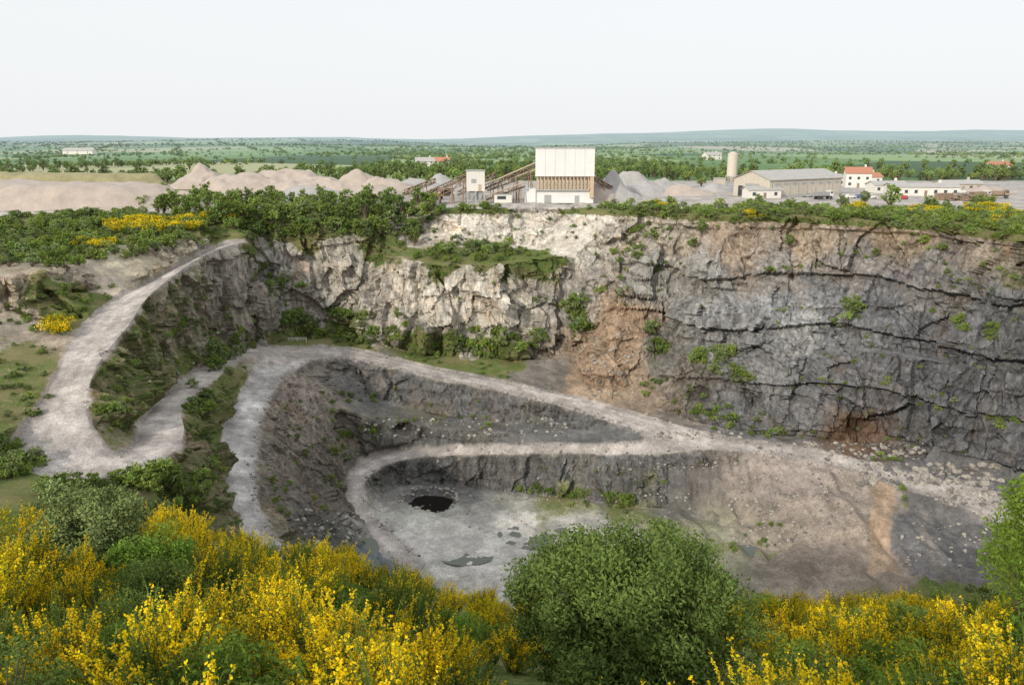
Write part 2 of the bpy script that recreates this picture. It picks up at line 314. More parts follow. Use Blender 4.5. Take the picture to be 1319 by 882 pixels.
def obj(name,m,parent=None):
    o=bpy.data.objects.new(name,m); scn.collection.objects.link(o)
    if parent: o.parent=parent
    return o
# ---------------------------------------------------------------- terrain material
mt,nt,out=newmat('quarry_ground')
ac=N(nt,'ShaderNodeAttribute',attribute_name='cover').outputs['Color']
am=N(nt,'ShaderNodeAttribute',attribute_name='mask'); sep=N(nt,'ShaderNodeSeparateColor'); L(nt,am.outputs['Color'],sep.inputs[0])
mr,mg,mb=sep.outputs; mf=am.outputs['Alpha']
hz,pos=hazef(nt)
streak=noise(nt,scl(nt,pos,(.9,.9,.10)),1,4,.7)
strata=noise(nt,scl(nt,pos,(.09,.09,.6)),1,4,.65)
blotch=noise(nt,pos,.09,4,.6); med=noise(nt,scl(nt,pos,(1,1,.7)),.7,6,.74); fine=noise(nt,pos,3.4,2,.7)
wp=N(nt,'ShaderNodeVectorMath',operation='ADD'); L(nt,scl(nt,pos,(.40,.40,.15)),wp.inputs[0])
cbx=N(nt,'ShaderNodeCombineXYZ'); L(nt,mth(nt,'MULTIPLY',med,1.1),cbx.inputs[0]); L(nt,mth(nt,'MULTIPLY',strata,.8),cbx.inputs[1]); L(nt,mth(nt,'MULTIPLY',streak,.9),cbx.inputs[2]); L(nt,cbx.outputs[0],wp.inputs[1])
vo=N(nt,'ShaderNodeTexVoronoi',feature='DISTANCE_TO_EDGE'); vo.inputs['Scale'].default_value=1; L(nt,wp.outputs[0],vo.inputs['Vector'])
crack=rng_(nt,vo.outputs[0],0,.04,.5,1)
crk=mth(nt,'ADD',mth(nt,'MULTIPLY',crack,rng_(nt,blotch,.42,.6,.2,1)),rng_(nt,blotch,.42,.6,.8,0))
rk=mixc(nt,1.0,ac,rng_(nt,streak,.3,.7,.62,1.36),'MULTIPLY')
rk=mixc(nt,1.0,rk,rng_(nt,strata,.3,.7,.74,1.25),'MULTIPLY')
rk=mixc(nt,1.0,rk,rng_(nt,med,.3,.7,.6,1.4),'MULTIPLY')
rk=mixc(nt,1.0,rk,crk,'MULTIPLY')
rust=rng_(nt,noise(nt,scl(nt,pos,(.12,.12,.05)),1,4,.65),.56,.68,0,.5)
rk=mixc(nt,rust,rk,mixc(nt,1.0,rk,(1.12,.86,.66),'MULTIPLY'))
dk=rng_(nt,noise(nt,scl(nt,pos,(.25,.25,.03)),1.3,4,.7),.54,.66,0,.55)
rk=mixc(nt,dk,rk,mixc(nt,1.0,rk,(.42,.43,.46),'MULTIPLY'))
gr=mixc(nt,1.0,ac,rng_(nt,med,.3,.7,.74,1.26),'MULTIPLY'); gr=mixc(nt,1.0,gr,rng_(nt,fine,.3,.7,.72,1.28),'MULTIPLY')
gr=mixc(nt,1.0,gr,rng_(nt,blotch,.35,.65,.82,1.18),'MULTIPLY')
gr=mixc(nt,1.0,gr,rng_(nt,noise(nt,pos,.24,4,.6),.47,.55,.84,1.06),'MULTIPLY')
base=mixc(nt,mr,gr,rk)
vt=mth(nt,'ADD',mth(nt,'MULTIPLY',med,.6),mth(nt,'MULTIPLY',blotch,.5))
vm=rng_(nt,mth(nt,'SUBTRACT',mth(nt,'MULTIPLY',mg,.95),vt),-.17,-.02,0,1)
vcl=mixc(nt,rng_(nt,fine,.35,.65,0,1),(.07,.11,.03),(.18,.22,.075))
vcl=mixc(nt,rng_(nt,strata,.42,.6,0,.7),vcl,(.24,.20,.11))
base=mixc(nt,vm,base,vcl)
fw=N(nt,'ShaderNodeTexVoronoi'); fw.inputs['Scale'].default_value=1; L(nt,scl(nt,pos,(.0045,.0022,0)),fw.inputs['Vector'])
cr_=N(nt,'ShaderNodeValToRGB'); cr_.color_ramp.interpolation='CONSTANT'
el=cr_.color_ramp.elements; el[0].color=(.16,.26,.09,1); el[1].position=.2; el[1].color=(.27,.37,.15,1)
for p_,c_ in ((.38,(.13,.22,.08,1)),(.5,(.42,.42,.24,1)),(.62,(.21,.32,.12,1)),(.74,(.48,.43,.31,1)),(.82,(.30,.39,.18,1)),(.9,(.07,.12,.05,1))):
    e_=el.new(p_); e_.color=c_
sx=N(nt,'ShaderNodeSeparateColor'); L(nt,fw.outputs['Color'],sx.inputs[0]); L(nt,sx.outputs[0],cr_.inputs[0])
wood=rng_(nt,noise(nt,scl(nt,pos,(.0022,.0009,0)),1,5,.7),.49,.53,0,1); pf=N(nt,'ShaderNodeSeparateXYZ'); L(nt,pos,pf.inputs[0])
wood=mth(nt,'MULTIPLY',wood,rng_(nt,pf.outputs[1],1800,2600,0,.85)); fc=mixc(nt,wood,cr_.outputs[0],(.045,.08,.035))
base=mixc(nt,mf,base,fc)
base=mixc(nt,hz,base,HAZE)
bs=N(nt,'ShaderNodeBsdfDiffuse'); L(nt,base,bs.inputs['Color'])
hgt=mth(nt,'ADD',mth(nt,'MULTIPLY',med,1.3),mth(nt,'MULTIPLY',streak,.7))
bp=N(nt,'ShaderNodeBump'); bp.inputs['Distance'].default_value=1.0
L(nt,rng_(nt,mr,0,1,.16,.75),bp.inputs['Strength']); L(nt,hgt,bp.inputs['Height']); L(nt,bp.outputs[0],bs.inputs['Normal']); L(nt,bs.outputs[0],out.inputs[0])
def addattrs(m,idx):
    a=m.attributes.new('cover','FLOAT_COLOR','POINT'); a.data.foreach_set('color',np.concatenate([col[idx],np.ones((len(idx),1))],1).astype(np.float32).ravel())
    a=m.attributes.new('mask','FLOAT_COLOR','POINT'); a.data.foreach_set('color',np.stack([rock2[idx],veg[idx],isroad[idx]*1.,field[idx]],1).astype(np.float32).ravel())
nr2=vnorm(V,F); rock2=np.maximum(rock,sstep(.8,.6,nr2[:,2])*near)*(1-rb)
rock2*=np.where(talus,.15,1)
def submesh(name,sel):
    f=F[sel]; idx,inv=np.unique(f.ravel(),return_inverse=True); f2=inv.reshape(-1,3)
    fr_=rock2[f].mean(1)
    m=mkmesh(name,V[idx],f2,[mt],(fr_<.5)); addattrs(m,idx); return obj(name,m)
submesh('terrain',~reg); submesh('haul_road',reg)
bvh=BVHTree.FromPolygons([tuple(p) for p in V],[tuple(f) for f in F.tolist()])
# ---------------------------------------------------------------- generic materials
def foliage(name,c1,c2,trans=.3,hazy=True):
    m,nt,o=newmat(name)
    at=N(nt,'ShaderNodeAttribute',attribute_name='vary').outputs['Fac']; oi=N(nt,'ShaderNodeObjectInfo').outputs['Random']
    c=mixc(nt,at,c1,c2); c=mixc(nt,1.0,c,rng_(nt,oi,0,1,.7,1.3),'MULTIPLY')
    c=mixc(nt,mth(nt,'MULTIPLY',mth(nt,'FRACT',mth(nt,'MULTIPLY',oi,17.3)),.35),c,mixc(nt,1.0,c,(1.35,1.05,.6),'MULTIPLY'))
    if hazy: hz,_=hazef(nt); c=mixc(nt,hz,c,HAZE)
    d=N(nt,'ShaderNodeBsdfDiffuse'); L(nt,c,d.inputs[0])
    if trans>0:
        t=N(nt,'ShaderNodeBsdfTranslucent'); x=N(nt,'ShaderNodeMixShader'); x.inputs[0].default_value=trans
        L(nt,c,t.inputs[0]); L(nt,d.outputs[0],x.inputs[1]); L(nt,t.outputs[0],x.inputs[2]); L(nt,x.outputs[0],o.inputs[0])
    else: L(nt,d.outputs[0],o.inputs[0])
    return m
def plainm(name,c,rough=.7,metal=0,var=.15,sc=1.5,ribs=0):
    m,nt,o=newmat(name); g=N(nt,'ShaderNodeNewGeometry').outputs['Position']
    b=N(nt,'ShaderNodeBsdfPrincipled'); f=noise(nt,g,sc,5,.65)
    cc=mixc(nt,1.0,c,rng_(nt,f,.3,.7,1-var,1+var),'MULTIPLY')
    st=noise(nt,scl(nt,g,(2,2,.15)),1,4,.6); cc=mixc(nt,1.0,cc,rng_(nt,st,.3,.7,1-var*.6,1+var*.4),'MULTIPLY')
    L(nt,cc,b.inputs['Base Color']); b.inputs['Roughness'].default_value=rough; b.inputs['Metallic'].default_value=metal
    if ribs:
        w=N(nt,'ShaderNodeTexWave'); w.inputs['Scale'].default_value=ribs; L(nt,g,w.inputs['Vector'])
        bp=N(nt,'ShaderNodeBump'); bp.inputs['Strength'].default_value=.3; bp.inputs['Distance'].default_value=.1; L(nt,w.outputs['Fac'],bp.inputs['Height']); L(nt,bp.outputs[0],b.inputs['Normal'])
    L(nt,b.outputs[0],o.inputs[0]); return m
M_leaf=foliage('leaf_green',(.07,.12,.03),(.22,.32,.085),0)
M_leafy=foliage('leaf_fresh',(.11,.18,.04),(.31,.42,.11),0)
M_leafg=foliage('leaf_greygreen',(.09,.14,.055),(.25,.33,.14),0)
M_leafn=foliage('leaf_willow',(.065,.11,.03),(.24,.34,.09),.2,False)
M_leafm=foliage('leaf_hazel',(.08,.15,.03),(.26,.40,.07),.2,False)
M_flow=foliage('broom_flower',(.70,.50,.01),(.93,.75,.02),.2,False)
M_stem=foliage('broom_stem',(.06,.11,.03),(.19,.28,.07),0,False)
M_bark=plainm('bark',(.16,.12,.09)); 
# ---------------------------------------------------------------- plant meshes
class MB:
    def __init__(s): s.V=[];s.Q=[];s.M=[];s.A=[];s.n=0
    def quads(s,C,size,asp,mat,vary,upb=0):
        n=len(C); a=R.randn(n,3); a[:,2]+=upb; a/=np.linalg.norm(a,axis=1,keepdims=True)
        b=R.randn(n,3); b-=a*(a*b).sum(1)[:,None]; b/=np.linalg.norm(b,axis=1,keepdims=True); c=np.cross(a,b)
        b=b*np.reshape(size,(-1,1)); c=c*np.reshape(size,(-1,1))*asp
        q=np.stack([C-b,C-c*.9-b*.1,C+b,C+c*.9-b*.1],1)
        s.V.append(q.reshape(-1,3)); s.Q.append(np.arange(4*n).reshape(n,4)+s.n); s.n+=4*n
        s.M.append(np.full(n,mat)); s.A.append(np.repeat(vary,4))
    def tubes(s,P,rad,mat,vary,k=3):
        n,m,_=P.shape; ang=np.arange(k)*2*math.pi/k
        d=P[:,-1]-P[:,0]; d/=np.linalg.norm(d,axis=1,keepdims=True)+1e-9
        ref=np.where(np.abs(d[:,2:3])>.8,np.array([[1.,0,0]]),np.array([[0,0,1.]])); u=np.cross(d,ref); u/=np.linalg.norm(u,axis=1,keepdims=True); w=np.cross(d,u)
        ring=P[:,:,None,:]+rad[:,:,None,None]*(np.cos(ang)[None,None,:,None]*u[:,None,None,:]+np.sin(ang)[None,None,:,None]*w[:,None,None,:])
        s.V.append(ring.reshape(-1,3)); base=(np.arange(n)*m*k)[:,None,None]; i=np.arange(m-1)[None,:,None]*k; j=np.arange(k)[None,None,:]; j2=(j+1)%k
        q=np.stack([base+i+j,base+i+j2,base+i+k+j2,base+i+k+j],-1).reshape(-1,4)+s.n
        s.Q.append(q); s.n+=n*m*k; s.M.append(np.full(len(q),mat)); s.A.append(np.full(n*m*k,vary))
    def build(s,name,mats):
        m=mkmesh(name,np.concatenate(s.V),np.concatenate(s.Q),mats)
        m.polygons.foreach_set('material_index',np.concatenate(s.M).astype(np.int32))
        a=m.attributes.new('vary','FLOAT','POINT'); a.data.foreach_set('value',np.concatenate(s.A).astype(np.float32)); m.update(); return m
def arc(b,e,m,sag):
    t=np.linspace(0,1,m)[None,:,None]; P=b[:,None,:]*(1-t)+e[:,None,:]*t; P[:,:,2]+=sag*np.sin(t[:,:,0]*math.pi); return P
def broom(name,fl=1.0,H=1.6,green=M_stem):
    mb=MB(); ns=7; sa=R.rand(ns)*6.283; sl=.15+.55*R.rand(ns); sh_=.65+.45*R.rand(ns); fla=R.rand(ns)<.82
    n=84; g=R.randint(0,ns,n); th=sa[g]+R.randn(n)*.5; lean=np.abs(sl[g]+R.randn(n)*.13)
    ln=H*sh_[g]*(.8+.25*R.rand(n)); d=np.stack([np.cos(th)*np.sin(lean),np.sin(th)*np.sin(lean),np.cos(lean)],1)
    b=np.stack([np.cos(th),np.sin(th),0*th],1)*(.15*R.rand(n))[:,None]; e=b+d*ln[:,None]
    P=arc(b,e,4,.08); mb.tubes(P,np.array([[.014,.010,.007,.003]])*np.ones((n,1)),0,.2)
    k=5; bi=np.repeat(np.arange(n),k); t=.3+.65*R.rand(n*k); st=b[bi]*(1-t)[:,None]+e[bi]*t[:,None]; st[:,2]+=.08*np.sin(t*math.pi)
    dd=d[bi]+R.randn(n*k,3)*.28; dd[:,2]=np.abs(dd[:,2])+.3; dd/=np.linalg.norm(dd,axis=1,keepdims=True); en=st+dd*(.22+.38*R.rand(n*k))[:,None]
    P2=arc(st,en,3,.02); mb.tubes(P2,np.array([[.006,.005,.002]])*np.ones((n*k,1)),0,.7)
    def along(a,b_,cnt,lo,pw=1):
        i=R.randint(0,len(a),cnt); t=lo+(1-lo)*R.rand(cnt)**pw; return a[i]*(1-t)[:,None]+b_[i]*t[:,None]+R.randn(cnt,3)*.016,i
    C,i=along(st,en,3400,.0); C[:,2]-=.05; mb.quads(C,.014+.014*R.rand(len(C)),.45,0,.2+.6*R.rand(len(C)))
    nf=int(5200*fl)
    if nf:
        act=(R.rand(n*k)<(.66 if fl>.5 else .25))&fla[g[bi]]; a_,b_=st[act],en[act]; C,i=along(a_,b_,nf,.12,.8)
        mb.quads(C,.014+.012*R.rand(len(C)),.8,1,R.rand(len(C)))
    return mb.build(name,[green,M_flow])
def crown(name,mat,nl,ls,H=1.0,W=1.0,nc=26,trunk=.0,hollow=.35,asp=.55,csz=.24,branches=True):
    mb=MB(); C=[];
    while len(C)<nc:
        p=R.uniform(-1,1,3); r_=np.linalg.norm(p)
        if r_>1 or r_<hollow: continue
        if p[2]<-.75: continue
        C.append(p*(.72+.22*R.rand()))
    C=np.array(C); C=C*np.array([W,W,H*.5])+np.array([0,0,trunk+H*.5]); sz=csz*(.7+.7*R.rand(nc))
    cv=R.rand(nc); i=R.randint(0,nc,nl); g=R.randn(nl,3); g/=np.linalg.norm(g,axis=1,keepdims=True); rr=R.rand(nl)**.5
    Pp=C[i]+g*(rr*sz[i])[:,None]*np.array([1.1,1.1,.8]); Pp[:,2]=np.maximum(Pp[:,2],.02)
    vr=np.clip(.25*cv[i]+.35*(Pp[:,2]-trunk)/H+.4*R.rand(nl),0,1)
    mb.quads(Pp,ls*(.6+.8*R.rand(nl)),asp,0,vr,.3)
    if branches:
        b=np.zeros((nc,3)); b[:,2]=trunk*.85*R.rand(nc)+.02; P=arc(b,C,4,.05*H)
        r0=.035*max(H,.8); mb.tubes(P,np.array([[1,.7,.45,.15]])*r0*.5*np.ones((nc,1)),1,.5,4)
        if trunk>0:
            P=np.array([[[0,0,-.15],[.02,0,trunk*.5],[0,.02,trunk],[.02,.02,trunk+H*.5]]]); mb.tubes(P,np.array([[.09,.07,.055,.02]])*(H/1.6),1,.5,7)
    return mb.build(name,[mat,M_bark])
def scatter(name,mesh,P,child='foliage'):
    if not len(P): return
    P=np.asarray(P,float); n=len(P); s=P[:,3]/2*math.sqrt(2); a=P[:,4]; q=np.zeros((n,4,3))
    for k in range(4):
        q[:,k,0]=P[:,0]+s*np.cos(a+k*math.pi/2); q[:,k,1]=P[:,1]+s*np.sin(a+k*math.pi/2); q[:,k,2]=P[:,2]
    m=mkmesh(name,q.reshape(-1,3),np.arange(4*n).reshape(n,4),[]); o=obj(name,m)
    o.instance_type='FACES'; o.use_instance_faces_scale=True; o.instance_faces_scale=1; o.show_instancer_for_render=False; o.show_instancer_for_viewport=False
    c=obj(child,mesh,o); return o
def split(name,meshes,P,child='foliage'):
    P=np.asarray(P,float)
    if not len(P): return
    k=R.randint(0,len(meshes),len(P))
    for i,m in enumerate(meshes): scatter(name,m,P[k==i],child)
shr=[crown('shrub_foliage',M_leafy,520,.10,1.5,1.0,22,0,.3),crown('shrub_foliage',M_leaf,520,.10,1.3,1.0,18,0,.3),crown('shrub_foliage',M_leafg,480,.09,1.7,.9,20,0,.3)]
trees=[crown('tree_foliage',M_leaf,620,.12,2.0,1.0,30,.35),crown('tree_foliage',M_leafy,620,.12,1.8,1.05,26,.3),crown('tree_foliage',M_leaf,560,.12,2.5,.85,28,.4)]
ftrees=[crown('tree_foliage',M_leafy,240,.18,1.5,1.25,20,.15,branches=False),crown('tree_foliage',M_leaf,240,.18,1.7,1.1,20,.2,branches=False),crown('tree_foliage',M_leaf,220,.18,1.4,1.3,18,.15,branches=False)]
bro=[broom('broom_foliage',1.0,1.5),broom('broom_foliage',.85,1.35),broom('broom_foliage',1.25,1.7)]
brog=[broom('broom_foliage',.10,1.5),crown('shrub_foliage',M_leafm,3600,.034,1.25,.8,40,0,.2,.5,.22),crown('shrub_foliage',M_leafn,3200,.03,1.5,.75,34,0,.2,.4,.22)]
def bpatch(name):
    mb=MB(); nc=26; C=R.randn(nc,3)*np.array([.45,.45,.0]); C[:,2]=.5+.3*R.rand(nc); n=520
    i=R.randint(0,nc,n); Pp=C[i]+R.randn(n,3)*.17; Pp[:,2]=np.abs(Pp[:,2]); top=Pp[:,2]>.45
    mb.quads(Pp[~top],.09+.04*R.rand((~top).sum()),.5,0,R.rand((~top).sum())); fl=R.rand(top.sum())<.6; T=Pp[top]
    mb.quads(T[fl],.07+.04*R.rand(fl.sum()),.6,1,R.rand(fl.sum())); mb.quads(T[~fl],.09+.04*R.rand((~fl).sum()),.5,0,R.rand((~fl).sum()))
    return mb.build(name,[M_stem,M_flow])
bp1=bpatch('broom_foliage')
# ---- foreground
def rr(): return random.random()*6.283
fg=[];fgg=[]
shrubC=(2.35,14.0)
y=5.6
while y<40:
    step=.95+y*.028; w=.70*y+3; x=-w
    while x<w:
        px=x+R.uniform(-.45,.45)*step; py=y+R.uniform(-.45,.45)*step; x+=step
        dsh=math.hypot((px-shrubC[0])/1.15,(py-shrubC[1])*.9)
        if dsh<2.3: continue
        ctr=-.12*py<px<.27*py
        if ctr and py>8 and py<13.5 and px>0 and random.random()<.75: continue
        nz_=float(fbm(np.array([[px/4.,py/4.,0.]]),2,61)[0]); s=R.uniform(.75,1.3)*(1.0 if not ctr else .8)
        if py<8: s*=.85
        if px>.27*py: s*=.9
        thr=.455 if px<-.12*py else (.58 if ctr else .465)
        pr=(px,py,gz(px,py)-.08,s,rr())
        if nz_>thr or random.random()<.10: fg.append(pr)
        else: fgg.append((pr[0],pr[1],pr[2],s*R.uniform(.7,1.1),pr[4]))
    y+=step
split('broom_bush',bro,fg,'stems_and_flowers'); split('undergrowth_bush',brog,fgg,'stems_and_leaves')
def bigshrub(name,x,y,W,H,mat,nl,ls,nc,csz,tr=.2,hollow=.25,asp=.5):
    m=crown(name,mat,nl,ls,H,W,nc,tr,hollow,asp,csz); o=obj(name,m); o.location=(x,y,gz(x,y)-.15); o.rotation_euler=(0,0,rr()); return o
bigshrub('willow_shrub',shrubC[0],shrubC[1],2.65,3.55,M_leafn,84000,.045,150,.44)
bigshrub('hazel_shrub',-13.0,22.5,2.0,3.6,M_leafg,26000,.055,90,.42)
bigshrub('hazel_shrub',-10.4,20.5,1.3,2.2,M_leafm,14000,.05,50,.36)
bigshrub('hazel_shrub',-8.6,17.5,.9,1.9,M_leafn,9000,.045,40,.33)
bigshrub('ash_tree',10.3,13.5,1.25,4.7,M_leafm,26000,.05,90,.40,.8)
bigshrub('ash_tree',9.3,10.8,1.3,3.0,M_leafm,22000,.045,80,.36,.4)
bigshrub('bramble_shrub',6.4,11.0,1.3,1.5,M_leafm,14000,.04,60,.3,.0)
bigshrub('bramble_shrub',9.5,17.0,1.5,1.9,M_leafn,14000,.045,60,.33,.0)
bigshrub('bramble_shrub',7.2,19.5,1.3,2.0,M_leafm,12000,.045,50,.33,.0)
# ---- shrubs on the quarry benches and slopes
def put(u,v,s,n=1,du=0,dv=0):
    for _ in range(n):
        h=sight(u+R.uniform(-du,du),v+R.uniform(-dv,dv))
        if h is None or h[1]>320: continue
        sh.append((h[0],h[1],h[2]-.25*s,s*R.uniform(.6,1.2),rr()))
sh=[];bp_=[]
for a in [(745,415,3.2,10,16,24),(742,390,2.2,5,10,10),(845,445,2.6,10,11,25),(915,470,2.6,14,25,16),(945,485,2.2,8,20,10),(1100,402,2.2,9,11,11),(1080,415,1.5,5,8,5),(1240,420,1.7,8,10,8),(1278,430,1.7,7,10,8),
 (640,440,2.4,30,60,14),(600,452,1.8,20,50,8),(700,370,1.6,6,15,20),(610,322,3.0,16,45,8),(640,328,2.4,12,40,8),(555,325,2.4,8,25,8),(370,368,2.0,12,28,10),(430,418,2.6,16,40,14),(375,412,2.8,8,12,10),(480,435,1.8,12,30,8),(405,430,2.0,10,25,6),
 (290,470,2.6,12,18,18),(300,445,2.0,10,30,10),(260,515,2.0,10,18,20),(320,435,2.0,8,20,8),(185,622,2.4,16,35,10),(225,650,1.8,10,25,20),(120,640,2.2,16,50,18),(262,622,1.5,8,10,20),
 (210,445,1.2,14,35,40),(150,500,1.2,14,25,35),(150,540,1.1,10,20,25),(240,400,1.2,10,30,30),(240,415,1.5,3,5,5),(340,350,1.3,8,25,15),
 (440,575,1.6,8,12,20),(470,560,1.3,5,12,8),(465,515,1.2,8,25,8),(740,637,1.4,12,50,4),(805,645,1.9,12,22,6),(680,630,1.3,6,20,5),(400,560,1.0,5,20,40),(930,545,1.6,10,18,8),(905,530,1.4,8,20,6),(990,555,1.4,10,25,5),(1200,520,1.2,6,30,8),(1100,490,1.0,6,50,8),(1290,545,1.4,8,20,6),(520,410,1.4,5,10,10),(1150,590,1.1,7,25,4),(1020,560,1.0,10,60,5),
 (430,520,1.0,6,20,15),(840,500,1.4,6,10,10),(800,385,1.5,5,8,12),(740,300,1.2,5,20,15),(1015,345,1.2,6,40,6),(860,345,1.0,5,30,8),(500,440,1.6,8,30,6),(560,545,.8,18,80,8),(1260,365,1.0,12,50,14),(960,690,.8,14,50,20),(1165,640,1.0,6,5,12),
 (20,600,1.8,20,35,18),(20,420,1.0,10,30,10),(40,500,.9,18,25,40),(60,400,1.1,16,50,12),(100,378,1.0,10,50,8),(15,560,1.1,8,15,20),(1290,350,1.2,6,25,12)]:
    put(*a)
tri=V[F].mean(1); vg=veg[F].mean(1); pn=np.nonzero((vg>.42)&(tri[:,1]>42)&(tri[:,1]<262)&(np.abs(tri[:,0])<150)&(rd[F].min(1)>1.5)&(fbm(tri/7,2,71)>.5))[0]
sel=R.choice(pn,min(2400,len(pn)),replace=False)
for k in sel:
    c=tri[k]; big=vg[k]>.82
    sh.append((c[0],c[1],c[2]-.2,R.uniform(.4,1.1) if not big else R.uniform(.8,2.2),rr()))
# tufts that have rooted on small ledges of the faces
a=V[F]; fn=np.cross(a[:,1]-a[:,0],a[:,2]-a[:,0]); fn/=np.linalg.norm(fn,axis=1,keepdims=True)+1e-9
led=np.nonzero((np.abs(fn[:,2])>.72)&(rock[F].mean(1)>.9)&(tri[:,1]>110)&(tri[:,1]<280)&(rd[F].min(1)>2.5)&(fbm(tri/16,2,73)>.45)&(~talus[F[:,0]]))[0]
for k in R.choice(led,min(850,len(led)),replace=False):
    c=tri[k]; sh.append((c[0],c[1],c[2]-.1,.25+.85*R.rand()**2,rr()))
for u in range(770,1420,5):
    for _ in range(3):
        h=S(u+R.uniform(-4,4),R.uniform(264,280)+max(0,(u-1000))*.055,22)
        if R.rand()<.72: sh.append((h[0],h[1],gz(h[0],h[1])-.3,R.uniform(.6,2.3),rr()))
rt=[]
for u in range(300,560,5):
    for _ in range(4):
        h=sight(u+R.uniform(-4,4),R.uniform(258,305)); 
        if h is not None and h[1]<300: sh.append((h[0],h[1],h[2]-.3,R.uniform(1.2,3.0),rr()))
    if R.rand()<.8:
        h=S(u+R.uniform(-4,4),R.uniform(262,273),22); rt.append((h[0],h[1],gz(h[0],h[1])-.3,R.uniform(1.8,3.1),rr()))
for _ in range(320):
    h=sight(R.uniform(-30,330),R.uniform(283,345))
    if h is not None and h[1]<300 and h[2]>-5.5: sh.append((h[0],h[1],h[2]-.3,R.uniform(.8,2.5),rr()))
for _ in range(34):
    h=S(R.uniform(180,330),R.uniform(262,282),22); rt.append((h[0],h[1],gz(h[0],h[1])-.3,R.uniform(1.5,3.0),rr()))
for _ in range(14):
    h=S(R.uniform(830,1300),R.uniform(263,270),22); rt.append((h[0],h[1],gz(h[0],h[1])-.3,R.uniform(1.3,2.3),rr()))
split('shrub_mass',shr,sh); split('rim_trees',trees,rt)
for a in [(200,293,1.9,70,60,7),(175,298,1.6,30,35,5),(120,318,1.5,16,25,4),(76,428,1.8,10,12,7),(285,283,1.5,12,25,3),(1270,272,1.8,20,25,6),(1105,272,1.8,8,8,4),(970,280,1.5,8,15,4),(850,266,1.4,9,20,3),(1190,275,1.6,10,25,4),(1300,285,1.8,10,20,6)]:
    u,v,s,n,du,dv=a
    for _ in range(n):
        h=sight(u+R.uniform(-du,du),v+R.uniform(-dv,dv))
        if h is not None and h[1]<300: bp_.append((h[0],h[1],h[2]-.1+(.5 if u<300 or u>800 else 0),s*R.uniform(.7,1.2),rr()))
scatter('broom_patch',bp1,bp_,'flowers')
# ---- countryside trees
tp=[];tf=[]
ang=.4; ca,sa=math.cos(ang),math.sin(ang)
def okt(x,y):
    if y<300: return False
    if -75<x<.62*y+20 and y<425: return False
    if x<=-75 and y<400 and x>-260: return False
    return abs(x)<.72*y+120
for iu in range(-34,50):
    for iv in range(-34,50):
        for d in (0,1):
            h=float(h3(np.array([iu]),np.array([iv]),np.array([d]),77)[0])
            if h>.78: continue
            a=np.array([iu*160+40*h,iv*150-30*h])
            b=a+np.array([160,0] if d==0 else [0,150])
            mx=(a+b)/2; X=mx[0]*ca-mx[1]*sa; Y=mx[0]*sa+mx[1]*ca
            if Y<250 or Y>3600 or abs(X)>.75*Y+150: continue
            nn=int(13 if Y<1500 else 9)
            for k in range(nn):
                t=(k+R.rand())/nn; q=a+(b-a)*t+R.randn(2)*3; x=q[0]*ca-q[1]*sa; y=q[0]*sa+q[1]*ca
                if okt(x,y): (tp if y<650 else tf).append((x,y,gz(x,y)-.4,(1.1+2.5*R.rand()**1.6)*(1+.15*(y>1500)),rr()))
for k in range(10500):
    y=470*math.exp(R.rand()*2.2); x=R.uniform(-.75,.75)*y
    if float(fbm(np.array([[x/200,y/500,0.]]),3,91)[0])<.55: continue
    if okt(x,y): (tp if y<650 else tf).append((x,y,gz(x,y)-.5,R.uniform(1.6,3.4),rr()))
for k in range(210):
    x=R.uniform(-60,300); y=R.uniform(428,480)
    if okt(x,y): tp.append((x,y,-.5,R.uniform(1.6,4.0),rr()))
for k in range(130):
    x=R.uniform(-300,-40); y=R.uniform(402,450); tp.append((x,y,-.5,R.uniform(1.5,3.6),rr()))
split('countryside_trees',trees,tp); split('distant_trees',ftrees,tf)
def tree(name,u,v,s,k=0):
    h=S(u,v,22); o=obj(name,trees[k]); o.location=(h[0],h[1],gz(h[0],h[1])-.2); o.scale=(s,s,s); o.rotation_euler=(0,0,rr())
tree('oak_tree',1146,268,3.6,0); tree('oak_tree',1200,272,2.8,1); tree('poplar_tree',517,270,3.0,2); tree('oak_tree',222,272,3.4,1); tree('oak_tree',250,268,2.6,0); tree('oak_tree',283,268,2.5,0); tree('oak_tree',903,240,2.6,1); tree('oak_tree',905,280,2.0,2)
tree('poplar_tree',470,272,3.4,2); tree('oak_tree',440,274,2.8,0); tree('oak_tree',1020,282,1.7,0); tree('oak_tree',1090,275,1.9,1)
# ---------------------------------------------------------------- rocks
def rockmesh(seed,mat):
    import bmesh
    bm=bmesh.new(); bmesh.ops.create_icosphere(bm,subdivisions=2,radius=.5); v=np.array([x.co[:] for x in bm.verts])
    c,_=cell(v*2.2+seed,seed); v=v*(1+.5*(c-.5))[:,None]*np.array([1.15,.9,.7])
    for x,p in zip(bm.verts,v): x.co=p
    m=bpy.data.meshes.new('boulder'); bm.to_mesh(m); bm.free(); m.materials.append(mat); return m
M_rock=plainm('boulder_rock',(.38,.35,.31),.9,0,.35,1.2); M_rockd=plainm('boulder_dark',(.2,.19,.18),.9,0,.35,1.2)
rkm=[rockmesh(i,M_rock) for i in (1,2)]+[rockmesh(3,M_rockd)]
rk_=[]
def rocks(u,v,n,du,dv,s0,s1):
    for _ in range(n):
        h=sight(u+R.uniform(-du,du),v+R.uniform(-dv,dv))
        if h is not None: rk_.append((h[0],h[1],h[2]+.05,R.uniform(0,1)**2*(s1-s0)+s0,rr()))
for line,n in ((rA_low,280),(rC_r,180),(rB_low[3:],150),(rA2,160),(rL_in,90),(rA_up,220),(rB_up,80)):
    for _ in range(n):
        i=R.randint(0,len(line)-1); t=R.rand(); p=line[i]*(1-t)+line[i+1]*t+np.append(R.randn(2)*.5,0); rk_.append((p[0],p[1],gz(p[0],p[1])+.05,.22+.7*R.rand()**3,rr()))
